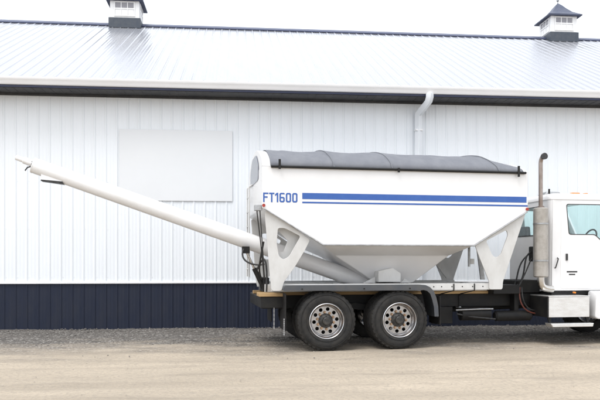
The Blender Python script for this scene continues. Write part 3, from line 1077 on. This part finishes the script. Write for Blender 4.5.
# end bearing shaft and motor
e = A1
MB().tube([e, e + ad * .02], 0.144, 32).build('end_flange', 'auger', auger)
tip0 = e + au * 0.03
MB().tube([tip0 + ad * .02, tip0 + ad * .20, tip0 + ad * .21, tip0 + ad * .34], [0.062, 0.062, 0.048, 0.045], 16).build('drive_motor', 'auger', auger)
fit = MB()
fit.tube([e + ad * .03 + au * -.02, e + ad * .10 + au * -.07, e + ad * .12 + au * -.14], 0.012, 8)
fit.tube([e + ad * .05 + au * .06 + Vector((0, -.05, 0)), e + ad * .02 + au * -.09 + Vector((0, -.06, 0))], 0.010, 8)
fit.build('motor_fittings', 'hose', auger)
# discharge spout: short down-turned hood, its shaded opening put in as a dark block
s0 = A1 - ad * 0.16
s1 = A1 - ad * 0.47
sp = MB()
tv = [s0 + au * -.05, s1 + au * -.05]
lo0, lo1 = s0 + Vector((-.02, 0, -.205)), s1 + Vector((.05, 0, -.13))
vs = []
for q, hw in ((tv[0], .09), (tv[1], .09), (lo1, .10), (lo0, .10)):
    vs += [q + Vector((0, -hw, 0)), q + Vector((0, hw, 0))]
sp.add(vs, [(0, 2, 4, 6), (1, 7, 5, 3), (0, 6, 7, 1), (2, 3, 5, 4)])
spout = sp.build('discharge_spout', 'auger', auger)
mo = MB()
lo2, lo3 = lo1 + Vector((.02, 0, -.045)), lo0 + Vector((-.005, 0, -.02))
vs = []
for q, hw in ((lo0, .105), (lo1, .105), (lo2, .10), (lo3, .10)):
    vs += [q + Vector((0, -hw, 0)), q + Vector((0, hw, 0))]
mo.add(vs, [(0, 2, 4, 6), (1, 7, 5, 3), (0, 6, 7, 1), (2, 3, 5, 4), (4, 5, 7, 6), (0, 1, 3, 2)])
mo.build('dark_spout_opening', 'hose', spout)
# lift cylinder and hoses at the rear
MB().tube([(-0.98, 1.0, 1.02), (-1.17, 1.0, 1.42)], 0.045, 14).build('lift_cylinder', 'black', auger)
MB().tube([(-1.17, 1.0, 1.42), (-1.33, 1.0, 1.76)], 0.022, 12).build('cylinder_rod', 'chrome', auger)
MB().box(-1.40, -1.26, 0.96, 1.04, 1.70, 1.83).build('lift_lug', 'black', auger, bevel=0.01)
for pts in (bez((-1.36, .98, 1.80), (-1.5, .9, 1.55), (-1.2, .85, 1.45), (-1.0, .8, 1.5), 12), bez((-1.12, .95, 1.40), (-1.0, .8, 1.75), (-.95, .7, 1.6), (-.98, .7, 1.0), 12), bez((-1.02, .95, 1.20), (-1.15, .8, 1.35), (-1.1, .6, 1.6), (-1.06, .45, 1.9), 12)):
    MB().tube(pts, 0.017, 8).build('hydraulic_hose', 'hose', auger)
MB().box(-1.02, -0.90, 0.9, 1.5, 0.987, 1.25).build('auger_pivot', 'black', auger, bevel=0.01)

# --- exhaust stack
XS, YS = 4.22, 0.30
st = MB().tube([(XS, YS, 1.25), (XS, YS, 1.27), (XS, YS, 2.55), (XS, YS, 2.57)], [0.11, 0.138, 0.138, 0.11], 32).build('exhaust_stack', 'shield', truck)
MB().tube([(XS, YS, 2.56), (XS, YS, 2.60), (XS, YS, 2.61), (XS, YS, 3.42)] + [(XS, YS - 0.09 * (1 - math.cos(a)), 3.42 + 0.11 * math.sin(a)) for a in (.3, .6, .9, 1.2, 1.5)], [0.06, 0.06, 0.039] + [0.039] * 6, 20).build('tail_pipe', 'pipe', st)
MB().tube([(XS, YS - 0.07, 3.525), (XS, YS - 0.10, 3.530), (XS, YS - 0.15, 3.532)], [0.040, 0.058, 0.062], 22).build('sooty_dark_mouth', 'hose', st)  # sooty flare; solid black end paints the shade inside the open pipe
for zz in (1.55, 2.25):
    MB().tube([(XS, YS, zz), (XS, YS, zz + .03)], 0.143, 32).build('clamp', 'galv', st)
MB().tube(bez((XS, YS, 1.25), (XS, YS, 1.08), (XS + .02, YS, 1.03), (XS + .26, YS + .04, 1.02), 12), 0.068, 20).build('elbow_pipe', 'chrome', st)
MB().box(XS + .02, 4.45, YS + .12, YS + .30, 1.5, 1.56).build('stack_bracket', 'black', st)
MB().box(XS + .02, 4.45, YS + .12, YS + .30, 2.3, 2.36).build('stack_bracket', 'black', st)

# --- cab
Y0, Y1 = 0.37, 2.07
XR, XD, XF = 4.46, 4.66, 6.20          # back, door seam, front of cab
cab_side = rounded([(XR + .03, 0.99), (XF + .1, 0.99), (XF + .1, 1.86), (6.14, 1.90), (5.74, 2.76), (XR + .05, 2.76)], 0.06, 4)
door_out = rounded([(XD, 1.03), (5.98, 1.03), (6.04, 1.90), (5.70, 2.72), (XD + .03, 2.72)], 0.05, 4)
door_hole = rounded([(4.80, 2.645), (5.66, 2.645), (5.94, 1.955), (5.52, 1.975), (5.40, 2.08), (4.855, 2.08)], 0.045, 4)
side_hole = rounded([(XD + .012, 1.042), (5.968, 1.042), (6.028, 1.897), (5.692, 2.708), (XD + .042, 2.708)], 0.05, 4)
cab = MB().box(XR, XF, Y0 + .1, Y1 - .1, 0.97, 1.03).build('cab', 'white', truck, bevel=0.01)
for (ya, yb_, yd0, yd1, yg) in ((Y0, Y0 + .045, Y0 - .006, Y0 + .04, Y0 + .022), (Y1 - .045, Y1, Y1 - .04, Y1 + .006, Y1 - .022)):
    plate('side_panel', cab_side, [side_hole], ya, yb_, 'white', cab, bev=0.008)
    dr = plate('door', door_out, [door_hole], yd0, yd1, 'white', cab, bev=0.006)
    # window rubber
    big = rounded([(4.785, 2.66), (5.67, 2.66), (5.965, 1.938), (5.512, 1.958), (5.393, 2.065), (4.84, 2.065)], 0.05, 4)
    yo = yd0 - 0.004 if yd0 < YC else yd1 + 0.0005
    plate('window_seal', big, [door_hole], yo, yo + 0.0035, 'hose', cab, bev=0.001)
    plate('window_pane', [((a - 5.38) * 1.02 + 5.38, (b - 2.3) * 1.02 + 2.3) for a, b in door_hole], [], yg - .002, yg + .002, 'glass', cab, bev=0.0005)
# back panel with window, rounded corner posts
back_hole = rounded([(Y0 + .22, 2.08), (Y1 - .22, 2.08), (Y1 - .22, 2.62), (Y0 + .22, 2.62)], 0.07, 5)
plate('back_panel', [(Y0 + .1, 0.99), (Y1 - .1, 0.99), (Y1 - .1, 2.76), (Y0 + .1, 2.76)], [back_hole], XR, XR + .04, 'white', cab, axis='x', bev=0.004)
plate('rear_window_seal', rounded([(Y0 + .20, 2.06), (Y1 - .20, 2.06), (Y1 - .20, 2.64), (Y0 + .20, 2.64)], 0.08, 5), [back_hole], XR - .006, XR - .0005, 'hose', cab, axis='x', bev=0.001)
plate('window_pane', [((a - YC) * 1.02 + YC, (b - 2.35) * 1.02 + 2.35) for a, b in back_hole], [], XR + .018, XR + .022, 'glass', cab, axis='x', bev=0.0005)
for yc, sg in ((Y0, 1), (Y1, -1)):
    q = MB()
    ring = []
    for i in range(9):
        a = math.pi / 2 * i / 8
        ring.append((XR + .10 - .10 * math.sin(a), yc + sg * (.10 - .10 * math.cos(a))))
    inner = [(x_ + (.0 if i == 0 else .03 * math.sin(math.pi / 2 * i / 8)), y_ + sg * .03 * math.cos(math.pi / 2 * i / 8)) for i, (x_, y_) in enumerate(ring)]
    n_ = len(ring)
    for zz in (0.992, 2.758):
        q.v += [(a, b, zz) for a, b in ring] + [(a, b, zz) for a, b in inner]
    for i in range(n_ - 1):
        q.f += [(i, i + 1, 2 * n_ + i + 1, 2 * n_ + i), (n_ + i, 3 * n_ + i, 3 * n_ + i + 1, n_ + i + 1), (i, n_ + i, n_ + i + 1, i + 1), (2 * n_ + i, 2 * n_ + i + 1, 3 * n_ + i + 1, 3 * n_ + i)]
    q.build('corner_post', 'white', cab)
# roof: crowned slab with soft edges
rf = MB()
for i, (dz, ins) in enumerate(((2.745, .0), (2.79, .0), (2.835, .03), (2.865, .09), (2.882, .20), (2.888, .42))):
    x0, x1, ya, yb_ = XR - .015 + ins, 5.80 - ins * .8, Y0 - .015 + ins, Y1 + .015 - ins
    loop = rounded([(x0, ya), (x1, ya), (x1, yb_), (x0, yb_)], max(.14 - ins * .2, .03), 5)
    n_ = len(loop)
    rf.v += [(a, b, dz) for a, b in loop]
for i in range(5):
    for k in range(n_):
        rf.f.append([i * n_ + k, i * n_ + (k + 1) % n_, (i + 1) * n_ + (k + 1) % n_, (i + 1) * n_ + k])
rf.f += [list(range(n_))[::-1], [5 * n_ + k for k in range(n_)]]
rf.build('cab_roof', 'white', cab, angle=60)
for x0, x1, y in ((4.98, 5.20, 0.56), (5.28, 5.40, 0.60), (5.50, 5.64, 0.95), (5.50, 5.64, 1.22), (5.50, 5.64, 1.49), (4.98, 5.20, 1.88)):
    MB().prism([(x0, 2.855), (x1, 2.855), (x1 - .03, 2.898), (x0 + .03, 2.898)], y - .04, y + .04).build('roof_marker_light', 'amber', cab, bevel=0.008)
MB().prism([(4.56, 2.86), (4.94, 2.87), (4.88, 2.93), (4.62, 2.935)], 0.75, 1.05).build('roof_horn_cover', 'galv', cab, bevel=0.015)
MB().tube([(4.58, 0.62, 2.86), (4.58, 0.62, 2.97)], 0.018, 8).build('antenna_stub', 'black', cab)
# windshield, cowl, firewall
wsh = [(6.15, 1.91), (5.75, 2.75)]
wv = []
for (x_, z_) in wsh:
    wv += [(x_, Y0 + .08, z_), (x_, Y1 - .08, z_)]
wv += [(a + .006, b, c + .004) for a, b, c in wv]
MB().add(wv, [(0, 1, 3, 2), (4, 6, 7, 5), (0, 4, 5, 1), (2, 3, 7, 6), (0, 2, 6, 4), (1, 5, 7, 3)]).build('windshield', 'glass', cab)
MB().box(6.14, XF - .005, Y0 + .05, Y1 - .05, 1.0, 1.90).build('firewall', 'dark', cab)
# interior
MB().box(4.62, 5.08, 0.55, 0.98, 1.30, 1.55).build('seat', 'seat', cab, bevel=0.05)
MB().prism([(4.60, 1.55), (4.72, 1.55), (4.66, 2.28), (4.56, 2.28)], 0.57, 0.96).build('seat_back', 'seat', cab, bevel=0.03)
MB().box(4.62, 5.08, 1.46, 1.89, 1.30, 1.55).build('seat', 'seat', cab, bevel=0.05)
MB().prism([(4.60, 1.55), (4.72, 1.55), (4.66, 2.28), (4.56, 2.28)], 1.48, 1.87).build('seat_back', 'seat', cab, bevel=0.03)
MB().prism([(5.68, 1.45), (6.12, 1.3), (6.12, 1.88), (5.80, 1.90)], Y0 + .06, Y1 - .06).build('dashboard', 'dark', cab, bevel=0.03)
swp = [(5.55 + .07 * math.sin(a), 0.78 + .21 * math.cos(a), 2.0 + .19 * math.sin(a)) for a in [2 * math.pi * i / 24 for i in range(24)]]
MB().tube(swp + [swp[0]], 0.016, 8, cap=False).tube([(5.74, .78, 1.84), (5.55, .78, 2.0)], 0.03, 8).build('steering_wheel', 'dark', cab)
# handles, emblem, grab bar, seam shadows
MB().box(4.775, 4.815, Y0 - .028, Y0 - .0065, 1.57, 1.70).build('door_handle', 'hose', cab, bevel=0.006)
for (x0, x1, z0, z1) in ((4.80, 5.02, 1.338, 1.365), (4.845, 4.975, 1.288, 1.312)):
    MB().box(x0, x1, Y0 - .0095, Y0 - .0065, z0, z1).build('door_emblem', 'letter', cab)
MB().tube([(4.56, Y0 + .01, 1.42), (4.55, Y0 - .04, 1.44), (4.60, Y0 - .045, 1.60), (4.61, Y0 + .005, 1.62)], 0.012, 8).build('grab_handle', 'hose', cab)
# mirror beyond the window
mr = MB().box(5.90, 6.04, 0.10, 0.20, 2.00, 2.52).build('side_mirror', 'white', cab, bevel=0.03)
MB().tube([(5.96, 0.15, 2.01), (5.96, 0.15, 1.92), (5.99, Y0 + .01, 1.86)], 0.014, 8).build('mirror_arm', 'hose', mr)
# hood and front fenders (mostly outside the picture)
hood = [(XF + .02, 1.90), (6.9, 1.74), (7.35, 1.62), (7.55, 1.40), (7.60, 0.80), (7.25, 0.72), (XF + .02, 0.95)]
MB().prism(hood, Y0 + .06, Y1 - .06).build('hood', 'white', truck, bevel=0.09, seg=4)


def front_fender(y0, y1):
    outer = [(5.20, 0.50), (5.215, 0.80), (5.25, 0.985), (5.9, 0.985), (5.93, 1.10), (6.05, 1.20), (6.35, 1.25), (6.7, 1.20), (7.0, 1.05), (7.25, 0.9), (7.55, 0.85), (7.55, 0.6), (7.15, 0.58)]
    archp = [(6.35 + 0.66 * math.cos(a), 0.50 + 0.63 * math.sin(a)) for a in [R(6) + R(172) * i / 16 for i in range(17)]]
    poly = outer + archp + [(5.60, 0.48), (5.40, 0.46), (5.26, 0.455)]
    plate('front_fender', rounded(poly, .03, 2), [], y0, y1, 'white', truck, bev=0.02)


front_fender(0.06, 0.36)
front_fender(2.08, 2.38)
MB().box(7.45, 7.72, 0.05, W - .05, 0.42, 0.72).build('front_bumper', 'chrome', truck, bevel=0.04)
# step box and step
sbx = MB().box(4.22, 5.07, 0.06, 0.70, 0.50, 0.88).build('step_box', 'black', truck, bevel=0.01)
MB().box(4.235, 5.065, 0.03, 0.0595, 0.505, 0.885).build('box_door', 'brushed', sbx, bevel=0.008)
MB().box(4.225, 5.075, 0.025, 0.70, 0.8865, 0.905).build('tread_top', 'brushed', sbx, bevel=0.004)
MB().prism([(4.24, 0.395), (5.12, 0.395), (5.10, 0.325), (4.28, 0.325)], -0.03, 0.20).build('step_plate', 'brushed', sbx, bevel=0.012)
for x in (4.27, 5.05):
    MB().prism([(x - .03, .50), (x + .03, .50), (x + .04, .395), (x + .0, .395)], 0.08, 0.11).build('step_bracket', 'black', sbx)
MB().tube([(4.90, 0.24, 0.955), (4.90, 0.30, 0.955)], 0.018, 10).build('marker_light', 'amber', truck)
MB().box(4.5, 5.9, 0.40, 0.78, 0.905, 0.97).build('cab_sill', 'black', truck, bevel=0.01)
# lines between cab and body
for pts, mt, r_ in ((bez((4.42, 0.95, 1.75), (4.1, .9, 1.7), (4.3, .85, 1.2), (3.92, .75, 1.05), 14), 'hose', .016),
                    (bez((4.42, 1.10, 1.70), (4.05, 1.0, 1.5), (4.1, .9, 1.15), (3.88, .78, 0.98), 14), 'hose', .016),
                    (bez((4.20, 0.60, 1.62), (4.12, .6, 1.45), (4.02, .6, 1.2), (3.90, .62, 1.0), 14), 'hose', .013),
                    (bez((3.93, 0.56, 1.05), (3.86, .5, 0.75), (3.98, .5, 0.55), (4.30, .52, 0.54), 14), 'redhose', .014),
                    (bez((3.97, 0.56, 1.05), (3.94, .5, 0.8), (4.02, .5, 0.6), (4.26, .54, 0.60), 14), 'hose', .013)):
    MB().tube(pts, r_, 8).build('air_hose', mt, truck)
MB().box(4.36, 4.455, 0.82, 1.02, 1.55, 1.85).build('hose_junction_box', 'black', truck, bevel=0.02)
MB().box(4.0, 4.46, 0.75, 1.7, 0.93, 1.18).build('gearbox_cover', 'black', truck, bevel=0.02)
